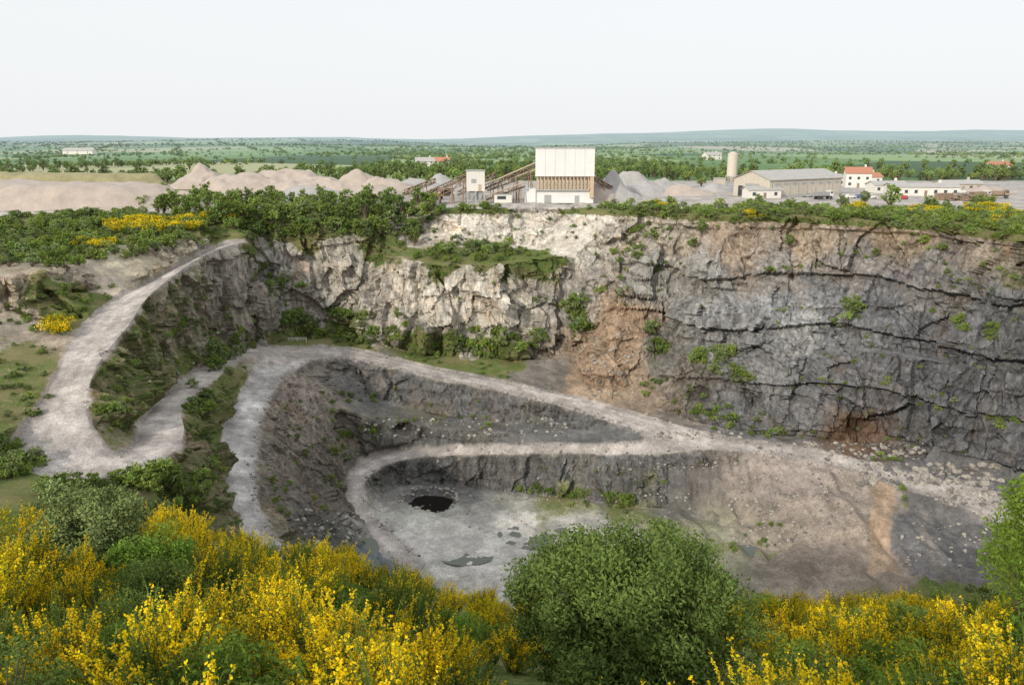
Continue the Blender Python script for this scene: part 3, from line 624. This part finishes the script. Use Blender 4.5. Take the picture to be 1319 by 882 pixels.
rocks(780,470,120,40,40,.3,1.3); rocks(1080,580,200,110,12,.3,1.8); rocks(1200,610,240,90,14,.3,2.4); rocks(1030,650,420,90,55,.2,1.0); rocks(240,715,110,60,30,.4,1.8); rocks(220,690,70,40,20,.4,1.6); rocks(900,560,60,60,5,.3,1.2); rocks(420,690,110,40,35,.3,1.2); rocks(750,670,60,150,15,.2,.8); rocks(1250,640,120,40,12,.3,1.7); rocks(570,640,20,40,12,.3,.8); rocks(600,550,160,130,12,.2,1.1); rocks(700,640,120,190,6,.25,1.0); rocks(850,600,60,80,6,.2,.8); rocks(1220,700,90,60,30,.2,1.0)
for k in range(80):
    a=rr(); q=6.6+R.randn()*.4; x,y=pc[0]+q*math.cos(a),pc[1]+q*math.sin(a); rk_.append((x,y,gz(x,y)+.15,R.uniform(.5,1.1),rr()))
split('boulder_scatter',rkm,rk_,'rock')
M_wat,nt,o_=newmat('dark_water'); b=N(nt,'ShaderNodeBsdfPrincipled'); b.inputs['Base Color'].default_value=(.012,.01,.008,1); b.inputs['Roughness'].default_value=.3; b.inputs['Specular IOR Level'].default_value=.2; L(nt,b.outputs[0],o_.inputs[0])
M_wat2,nt,o_=newmat('shallow_water'); b=N(nt,'ShaderNodeBsdfPrincipled'); b.inputs['Base Color'].default_value=(.16,.18,.16,1); b.inputs['Roughness'].default_value=.2; L(nt,b.outputs[0],o_.inputs[0])
def disc(name,x,y,z,rx,ry,mat,k=40):
    vv=[(x+rx*math.cos(i*2*math.pi/k),y+ry*math.sin(i*2*math.pi/k),z) for i in range(k)]
    m=bpy.data.meshes.new(name); m.from_pydata(vv,[],[list(range(k))]); m.materials.append(mat); obj(name,m)
disc('pond_water',pc[0],pc[1],pc[2]-1.05,6.4,6.4,M_wat)
for u,v,rx,ry in ((468,708,3.,7.),(690,690,9,6),(930,706,9,5),(600,716,6,4)):
    h=sight(u,v)
    if h is None: continue
    zz=[gz(h[0]+rx*.7*math.cos(t),h[1]+ry*.7*math.sin(t)) for t in np.linspace(0,6.28,14)]+[gz(h[0],h[1])]
    disc('rain_puddle',h[0],h[1],float(np.percentile(zz,32)),rx,ry,M_wat2)
# ---------------------------------------------------------------- stockpiles
M_pink=plainm('gravel_pink',(.46,.395,.345),.95,0,.14,.25); M_grey=plainm('gravel_grey',(.40,.39,.38),.95,0,.14,.3); M_brown=plainm('gravel_brown',(.34,.31,.17),.95,0,.2,.3)
def pile(x,y,rx,ry,h,mat,flat=0.,rot=0,rough=1.):
    n=48; g=np.linspace(-1,1,n); X,Y=np.meshgrid(g,g); rr_=np.sqrt(X**2+Y**2)
    q=np.stack([X.ravel()*rx/9+x,Y.ravel()*ry/9+y,X.ravel()*0],1)
    wob=fbm(q*(.5+.5*rough),4,5).reshape(n,n); bump=fbm(q*1.7,3,15).reshape(n,n)
    hh=np.clip((1-rr_*(.62+.75*wob))/(1-flat),0,1); hh=hh*sstep(1.0,.86,rr_)
    if rough<.6: hh=np.where(hh>.62,hh,np.minimum(hh*1.25,.62))      # working bench cut in the heap
    Z=hh*h*(1+.76*rough*(bump-.5))-.1; Z[hh<=0]=-.4
    vx=X*rx;vy=Y*ry; c,s=math.cos(rot),math.sin(rot)
    Vv=np.stack([(x+vx*c-vy*s).ravel(),(y+vx*s+vy*c).ravel(),Z.ravel()],1)
    i=np.arange(n-1); a=(i[:,None]*n+i[None,:]).ravel(); Ff=np.stack([a,a+1,a+n+1,a+n],1)
    o=obj('gravel_stockpile',mkmesh('gravel_stockpile',Vv,Ff,[mat],np.ones(len(Ff),bool)))
def px(u,y): return (u-659.5)/FP*(cp*y+sp*22)
for u,y,rx,ry,h,m,fl,ro in [(40,272,64,22,6.6,M_pink,.7,.35),(-60,285,50,25,7,M_pink,.6,.25),(30,330,64,16,7.4,M_brown,.75,.3),
  (262,370,18,11,8.5,M_pink,.1,1),(310,352,22,13,6.5,M_pink,.3,1),(365,365,28,12,7,M_pink,.35,1),(405,345,22,12,6,M_pink,.3,1),(462,345,18,12,7.5,M_pink,.1,1),(500,330,20,11,5.5,M_pink,.2,1),(535,345,18,11,5.5,M_grey,.1,1),(490,312,16,8,4,M_pink,.1,1),(400,320,20,8,3.5,M_grey,.2,1),(570,360,14,10,6,M_grey,.1,1),
  (785,300,13,9,8.5,M_grey,.05,1),(765,295,9,8,9,M_pink,.05,1),(815,330,18,10,7,M_grey,.2,1),(850,335,16,10,5,M_grey,.1,1),(880,325,14,8,4,M_pink,.1,1),(920,345,10,7,4,M_grey,.1,1),(1215,330,14,7,3,M_grey,.2,1),(1270,340,14,7,3,M_pink,.2,1)]:
    pile(px(u,y),y,rx,ry,h*1.1,m,fl,R.uniform(-.2,.2)*(ro>.6),ro)
# ---------------------------------------------------------------- buildings
M_white=plainm('white_cladding',(.80,.80,.79),.6,0,.04,.3,1.1); M_wall=plainm('render_white',(.74,.72,.67),.8,0,.06); M_beige=plainm('concrete_beige',(.56,.51,.43),.8,0,.12)
M_orange=plainm('ochre_steel',(.58,.44,.30),.7,0,.2); M_rust=plainm('rusty_steel',(.30,.22,.16),.8,0,.3); M_gsteel=plainm('grey_steel',(.42,.43,.43),.5,.3,.12); M_dark=plainm('dark_opening',(.05,.05,.055),.6)
M_tile=plainm('red_tile',(.48,.22,.14),.8,0,.2,2); M_roof=plainm('fibre_cement_roof',(.46,.45,.43),.8,0,.12,.6,1.5); M_belt=plainm('rubber_belt',(.07,.07,.07),.8); M_tank=plainm('tank_cream',(.62,.57,.48),.6,0,.1)
M_yel=plainm('machine_yellow',(.55,.36,.06),.5,0,.1); M_glass=plainm('window_glass',(.06,.08,.1),.1); M_conc=plainm('concrete',(.45,.44,.42),.85,0,.12)
class Bld:
    def __init__(s,name,x,y,rot=0,z=None):
        s.e=bpy.data.objects.new(name,None); scn.collection.objects.link(s.e); s.e.location=(x,y,gz(x,y) if z is None else z); s.e.rotation_euler=(0,0,rot); s.e.empty_display_size=.5
    def mesh(s,n,v,f,m):
        me=bpy.data.meshes.new(n); me.from_pydata(v,[],f); me.materials.append(m); me.update(); return obj(n,me,s.e)
    def box(s,n,x0,x1,y0,y1,z0,z1,m,bev=0):
        v=[(x,y,z) for z in (z0,z1) for y in (y0,y1) for x in (x0,x1)]
        return s.mesh(n,v,[(0,2,3,1),(4,5,7,6),(0,1,5,4),(2,6,7,3),(0,4,6,2),(1,3,7,5)],m)
    def beams(s,n,segs,w,m):
        V_=[];F_=[]
        for a,b in segs:
            a=Vector(a);b=Vector(b);d=(b-a).normalized(); u=d.cross(Vector((0,0,1)) if abs(d.z)<.9 else Vector((1,0,0))).normalized(); t=d.cross(u); k=len(V_)
            V_+=[tuple(p+u*i*w/2+t*j*w/2) for p in (a,b) for i,j in ((-1,-1),(1,-1),(1,1),(-1,1))]
            F_+=[tuple(q+k for q in f) for f in [(0,1,2,3),(4,7,6,5),(0,4,5,1),(1,5,6,2),(2,6,7,3),(3,7,4,0)]]
        return s.mesh(n,V_,F_,m)
    def gable(s,n,x0,x1,y0,y1,z,h,m,ov=.5,t=.15):
        ym=(y0+y1)/2
        v=[];
        for x in (x0-ov,x1+ov): v+=[(x,y0-ov,z-.1),(x,ym,z+h),(x,y1+ov,z-.1),(x,y1+ov,z-.1-t),(x,ym,z+h-t),(x,y0-ov,z-.1-t)]
        f=[(0,1,7,6),(1,2,8,7),(2,3,9,8),(3,4,10,9),(4,5,11,10),(5,0,6,11),(0,5,4,1),(1,4,3,2),(6,7,10,11),(7,8,9,10)]
        return s.mesh(n,v,f,m)
    def gwall(s,n,x0,x1,y0,y1,z,h,m):
        ym=(y0+y1)/2; v=[(x,y,zz) for x in (x0,x1) for y,zz in ((y0,0),(y1,0),(y1,z-.3),(ym,z+h-.3),(y0,z-.3))]
        return s.mesh(n,v,[(0,4,3,2,1),(5,6,7,8,9),(0,1,6,5),(1,2,7,6),(2,3,8,7),(3,4,9,8),(4,0,5,9)],m)
    def cyl(s,n,x,y,r,z0,z1,m,k=24,r1=None):
        r1=r if r1 is None else r1
        v=[(x+q*math.cos(i*2*math.pi/k),y+q*math.sin(i*2*math.pi/k),z) for q,z in ((r,z0),(r1,z1)) for i in range(k)]
        return s.mesh(n,v,[(i,(i+1)%k,k+(i+1)%k,k+i) for i in range(k)]+[tuple(range(k,2*k)),tuple(range(k-1,-1,-1))],m)
y0=281; X=px(727,y0); b=Bld('crushing_plant_building',X,y0,-.03,0)
b.box('upper_cladding',-10.2,10.2,0,15,9.2,18.6,M_white); b.box('roof_sheet',-10.4,10.4,-.2,15.2,18.62,18.9,M_gsteel)
b.box('lower_hall',-10.0,10.1,1.4,14.6,0,4.3,M_white); b.box('side_annex',-13.8,-10.05,.8,9,0,4.9,M_white)
b.box('recessed_wall',-9.6,9.9,2.2,14.6,4.32,9.15,M_beige)
b.box('hopper_deck',-10.1,8.6,.3,2.1,4.35,4.75,M_conc)
segs=[((x,.6,4.75),(x,.6,9.18)) for x in np.linspace(-9.6,8.2,15)]; b.beams('columns',segs,.32,M_orange)
b.beams('walkway_rail',[((-9.8,.1,5.8),(8.5,.1,5.8)),((-9.8,.1,7.2),(8.5,.1,7.2))],.12,M_orange)
b.box('door_opening',-7,-4.6,1.3,1.38,0,2.8,M_gsteel); b.box('door_opening',3.6,5.2,1.3,1.38,0,2.6,M_gsteel)
b.box('chute',8.8,10.1,.2,1.35,2,9.1,M_orange)
b.beams('cladding_joints',[((x,-.02,9.3),(x,-.02,18.5)) for x in np.linspace(-6.8,6.8,5)],.05,M_gsteel)
y1=276; X1=px(613,y1); b=Bld('screening_tower',X1,y1,.05,0)
b.box('cabin',-3.1,3.1,0,5,4.5,11.2,M_wall); b.box('roof',-3.3,3.3,-.2,5.2,11.22,11.5,M_gsteel)
b.beams('legs',[((x,y,0),(x,y,4.5)) for x in (-2.9,0,2.9) for y in (.2,4.8)],.4,M_gsteel); b.beams('bracing',[((-2.9,.2,0),(0,.2,4.5)),((0,.2,0),(2.9,.2,4.5))],.2,M_gsteel)
b.box('bunker',-2.2,2.2,1,4,1.5,4.4,M_gsteel); b.box('window',-1.5,.2,-.06,-.003,7.2,8.6,M_gsteel); b.box('door',.9,2.0,-.06,-.003,4.6,6.8,M_orange)
def conveyor(a,c,w=1.5,h=1.5,name='conveyor_belt'):
    a=Vector(a);c=Vector(c); b=Bld(name,0,0,0,0); d=c-a; n=max(4,int(d.length/2.6)); sd=d.cross(Vector((0,0,1))).normalized()*w/2; up=Vector((0,0,h)); segs=[]
    for s in (-1,1):
        for k in range(n):
            p=a+d*k/n+sd*s; q=a+d*(k+1)/n+sd*s; segs+=[(p,q),(p+up,q+up),(p,p+up),((p,q+up) if k%2 else (p+up,q))]
    for k in range(n+1): p=a+d*k/n; segs.append((p-sd,p+sd))
    b.beams('truss',segs,.2,M_rust)
    up2=Vector((0,0,.45)); v=[tuple(x) for x in (a-sd*.8+up2,a+sd*.8+up2,c+sd*.8+up2,c-sd*.8+up2)]; v+= [tuple(Vector(x)-Vector((0,0,.12))) for x in v]
    b.mesh('belt',v,[(0,1,2,3),(7,6,5,4),(0,4,5,1),(1,5,6,2),(2,6,7,3),(3,7,4,0)],M_belt)
    v=[tuple(x) for x in (a-sd+up*1.02,a+sd+up*1.02,c+sd+up*1.02,c-sd+up*1.02)]; v+=[tuple(Vector(x)+Vector((0,0,.1))) for x in v]
    b.mesh('cover',v,[(0,1,2,3),(7,6,5,4),(0,4,5,1),(1,5,6,2),(2,6,7,3),(3,7,4,0)],M_orange)
    leg=[]
    for t in (.3,.6,.88):
        p=a+d*t
        if p.z>1.5: leg+=[(p-sd,Vector((p.x-sd.x*1.8,p.y-sd.y*1.8,0))),(p+sd,Vector((p.x+sd.x*1.8,p.y+sd.y*1.8,0)))]
    if leg: b.beams('trestle_legs',leg,.3,M_rust)
cv=lambda u,y,z:(px(u,y),y,z)
conveyor(cv(622,280,4.6),cv(690,287,12.2)); conveyor(cv(628,292,3.5),cv(692,296,9.6)); conveyor(cv(552,279,1.0),cv(603,278,7.2)); conveyor(cv(545,294,1.),cv(606,288,9)); conveyor(cv(560,300,6),cv(520,312,1)); conveyor(cv(625,277,1.2),cv(676,281,5.6)); conveyor(cv(765,288,7.5),cv(800,300,1.5),1.2,1.2); conveyor(cv(590,305,1),cv(640,298,8.6))
b=Bld('feed_hopper',px(575,279),279,0,0); b.beams('legs',[((x,y,0),(x,y,3.2)) for x in (-2.4,2.4) for y in (0,3)],.35,M_rust)
b.mesh('bin',[(-1,1,2.6),(1,1,2.6),(1,2.4,2.6),(-1,2.4,2.6),(-3,-.3,5.2),(3,-.3,5.2),(3,3.4,5.2),(-3,3.4,5.2)],[(0,3,2,1),(0,1,5,4),(1,2,6,5),(2,3,7,6),(3,0,4,7)],M_rust)
b=Bld('control_cabin',px(648,277),277,.1,0); b.box('body',-3,3,0,3,.5,3.3,M_wall); b.box('roof',-3.2,3.2,-.2,3.2,3.32,3.5,M_gsteel); b.box('window',-2,1,-.06,-.003,1.7,2.8,M_glass); b.beams('feet',[((x,.3,0),(x,.3,.5)) for x in (-2.6,2.6)],.4,M_conc)
ys=352; b=Bld('cement_silo',px(941,ys),ys,0,0)
b.cyl('shell',0,0,2.1,6,15.6,M_tank); b.cyl('roof_cone',0,0,2.1,15.62,16.4,M_tank,24,.6); b.cyl('hopper',0,0,.6,3.4,5.98,M_tank,24,2.08)
b.beams('frame',[((x,y,0),(x,y,6.4)) for x in (-1.9,1.9) for y in (-1.9,1.9)]+[((-1.9,-1.9,3),(1.9,-1.9,3)),((-1.9,-1.9,0),(1.9,-1.9,3))],.35,M_gsteel)
b.beams('ladder',[((2.3,-.4,0),(2.3,-.4,17.4)),((2.3,.3,0),(2.3,.3,17.4))]+[((2.3,-.4,z),(2.3,.3,z)) for z in np.arange(1,17,.8)],.1,M_gsteel)
b.beams('top_rail',[((-1.5,-1.5,16.2),(-1.5,-1.5,17.6)),((1.5,-1.5,16.2),(1.5,-1.5,17.6)),((-1.5,-1.5,17.6),(1.5,-1.5,17.6))],.12,M_gsteel)
b.box('mixer_shed',-6.5,-2.6,-1,5,0,5,M_beige); b.box('mixer_roof',-6.7,-2.4,-1.2,5.2,5.02,5.25,M_roof)
yh=318; b=Bld('storage_hangar',px(985,yh),yh,.55,0)
b.gwall('walls',-8,34,-9,9,6.8,3.2,M_beige); b.gable('roof',-8,34,-9,9,6.8,3.2,M_roof,.7)
b.box('plinth',-8.1,34.1,-9.12,-9.003,0,1.0,M_conc)
b.box('sliding_door',-8.09,-8.003,-4,3,0,5,M_gsteel); b.box('door_opening',-8.09,-8.003,4,6.5,0,4,M_dark)
for x in np.arange(-5,33,5): b.box('bay_window',x,x+2.6,-9.1,-9.003,4.6,5.4,M_gsteel)
b.beams('posts',[((x,-9.15,0),(x,-9.15,6.3)) for x in np.arange(-7,34,5.)],.3,M_conc)
def house(name,u,y,w,d,h,rh,rot,roof=M_tile,wall=M_wall,nw=3):
    b=Bld(name,px(u,y),y,rot,0); b.gwall('walls',-w/2,w/2,0,d,h,rh,wall); b.gable('roof',-w/2,w/2,0,d,h,rh,roof,.5)
    for k in range(nw):
        x=-w/2+w*(k+.5)/nw
        if k==nw//2: b.box('door',x-.55,x+.55,-.07,-.003,0,2.1,M_rust)
        else: b.box('window',x-.6,x+.6,-.07,-.003,1.1,2.3,M_glass); b.box('sill',x-.75,x+.75,-.14,-.003,1.0,1.097,M_conc)
        if h>4.2: b.box('upper_window',x-.55,x+.55,-.07,-.003,3.7,4.9,M_glass)
    b.box('chimney',w*.25,w*.25+.8,d*.5,d*.5+.8,h+rh*.5,h+rh+1.1,wall)
house('farm_house',1105,372,11,9,6.6,2.6,-.25); house('white_outbuilding',985,305,13,6,3.3,1.1,.15,M_roof); house('office_building',1148,336,14,8,3.4,1.4,.1,M_roof,M_wall,5); house('workshop_building',1192,318,26,9,3.6,1.3,-.08,M_roof,M_wall,7)
house('white_outbuilding',1075,385,10,8,4,1.6,.2,M_roof); house('workshop_building',1240,345,18,8,3.3,1.4,.1,M_roof,M_beige,5); house('farm_house',1120,405,13,8,3.4,2,.1); house('farm_house',548,620,14,9,5,3,.2,M_roof); house('farm_house',568,640,12,9,4.6,3,-.3); house('farm_house',1290,560,16,9,4,2.6,.2); house('farm_house',730,1100,30,12,6,4,.1,M_roof); house('farm_house',100,1150,40,16,5,4,.1,M_roof); house('farm_house',920,860,18,10,5,3,.3,M_roof)
def wheels(b,xs,ys,r,w=.5):
    for x in xs:
        for y in ys:
            k=16; v=[(x+r*math.cos(i*2*math.pi/k),y+q,r+r*math.sin(i*2*math.pi/k)) for q in (-w/2,w/2) for i in range(k)]
            b.mesh('wheel',v,[(i,(i+1)%k,k+(i+1)%k,k+i) for i in range(k)]+[tuple(range(k-1,-1,-1)),tuple(range(k,2*k))],M_belt)
def truck(u,y,rot,body,tip):
    b=Bld('dump_truck',px(u,y),y,rot,0); b.box('chassis',-3.6,3.6,-.5,.5,.9,1.3,M_dark); b.mesh('cab',[(2,-1.2,1.31),(3.7,-1.2,1.31),(3.7,1.2,1.31),(2,1.2,1.31),(2,-1.2,3.2),(3.3,-1.2,3.2),(3.3,1.2,3.2),(2,1.2,3.2)],[(0,3,2,1),(4,5,6,7),(0,1,5,4),(1,2,6,5),(2,3,7,6),(3,0,4,7)],body)
    b.box('side_window',2.3,3.2,-1.24,-1.203,2.2,2.9,M_glass)
    b.mesh('tipper_body',[(-3.6,-1.1,1.35),(1.7,-1.1,1.35),(1.7,1.1,1.35),(-3.6,1.1,1.35),(-4,-1.3,2.7),(1.8,-1.3,2.8),(1.8,1.3,2.8),(-4,1.3,2.7)],[(0,3,2,1),(0,1,5,4),(1,2,6,5),(2,3,7,6),(3,0,4,7)],tip)
    wheels(b,(-2.6,-1.3,2.7),(-1.0,1.0),.55)
def car(u,y,rot,mat,name='parked_car'):
    b=Bld(name,px(u,y),y,rot,0); prof=[(-2.1,.35),(2.1,.35),(2.15,.8),(1.2,.95),(.6,1.45),(-1.1,1.5),(-1.9,.95),(-2.15,.85)]; n=len(prof)
    v=[(x,s*.85*(1 if z<1.2 else .8),z) for s in (-1,1) for x,z in prof]
    b.mesh('body',v,[tuple(range(n)),tuple(range(2*n-1,n-1,-1))]+[((i+1)%n,i,n+i,n+(i+1)%n) for i in range(n)],mat); b.box('windows',-1.1,.7,-.79,.79,1.0,1.36,M_glass); wheels(b,(-1.3,1.3),(-.75,.75),.33,.22)
for u,y,r_,m1,m2 in ((1262,300,.2,M_wall,M_rust),(1285,305,-.4,M_rust,M_rust),(1238,298,1.0,M_wall,M_gsteel),(1060,300,.3,M_wall,M_gsteel)): truck(u,y,r_,m1,m2)
M_blue=plainm('car_blue',(.1,.15,.3),.3); M_red=plainm('car_red',(.4,.05,.04),.3)
for u,y,r_,m_ in ((1095,305,.2,M_wall),(1107,306,.3,M_blue),(1122,304,.1,M_wall),(1165,300,.9,M_red),(1040,312,.1,M_gsteel)): car(u,y,r_,m_)
def loader(u,y,rot):
    b=Bld('wheel_loader',px(u,y),y,rot,0); b.box('engine_body',-3,.2,-1.1,1.1,1.1,2.5,M_yel); b.box('cab',-.4,1.2,-.9,.9,2.52,3.9,M_glass); b.box('cab_roof',-.5,1.3,-1,1,3.92,4.05,M_yel); b.box('front_frame',.22,2.4,-.6,.6,.9,1.7,M_yel)
    b.beams('lift_arms',[((1.4,-.6,1.9),(3.6,-.6,.8)),((1.4,.6,1.9),(3.6,.6,.8))],.3,M_yel); b.mesh('bucket',[(3.5,-1.5,.1),(4.8,-1.5,.15),(4.8,1.5,.15),(3.5,1.5,.1),(3.4,-1.5,1.5),(3.4,1.5,1.5)],[(0,3,2,1),(0,4,5,3),(0,1,4),(3,5,2)],M_gsteel); wheels(b,(-2,1.6),(-1.1,1.1),.8,.6)
loader(560,300,2.6)
b=Bld('scrap_heap',px(1253,290),290,0,0)
b.beams('bent_steel',[((R.uniform(-8,8),R.uniform(-2,2),R.uniform(0,1)),(R.uniform(-8,8),R.uniform(-2,2),R.uniform(.5,3))) for _ in range(50)],.35,M_rust)
b=Bld('shipping_container',px(1215,295),295,.15,0); b.box('shell',-3,3,-1.2,1.2,.1,2.6,M_rust); b.beams('ribs',[((x,-1.23,.2),(x,-1.23,2.5)) for x in np.arange(-2.8,2.9,.4)],.08,M_rust); b.beams('doors',[((3.03,-.6,.2),(3.03,-.6,2.5)),((3.03,.6,.2),(3.03,.6,2.5))],.08,M_gsteel)
h=sight(383,440); 
if h is not None:
    b=Bld('safety_barrier',h[0],h[1],.05,h[2]); b.beams('posts',[((x,0,-.2),(x,0,1.3)) for x in (-2.6,0,2.6)],.14,M_wall); b.beams('rails',[((-2.7,-.08,1.2),(2.7,-.08,1.2)),((-2.7,-.08,.7),(2.7,-.08,.7))],.14,M_wall)
# ---------------------------------------------------------------- light
el=math.radians(25); az=math.radians(215)
ts=Vector((math.sin(az)*math.cos(el),math.cos(az)*math.cos(el),math.sin(el)))
sd=bpy.data.lights.new('sun','SUN'); sd.energy=2.6; sd.angle=math.radians(2); sd.color=(1,.91,.78); so=bpy.data.objects.new('sun',sd); scn.collection.objects.link(so); so.rotation_euler=(-ts).to_track_quat('-Z','Y').to_euler()
w=bpy.data.worlds.new('World'); scn.world=w; w.use_nodes=True; nt=w.node_tree; bg=nt.nodes['Background']; bg.inputs[1].default_value=.125
sk=N(nt,'ShaderNodeTexSky',sky_type='NISHITA'); sk.sun_disc=False; sk.sun_elevation=el; sk.sun_rotation=az; sk.dust_density=4; sk.altitude=100
L(nt,mixc(nt,.86,sk.outputs[0],(8.0,8.15,8.25)),bg.inputs[0])
print('done',time.time()-T0)
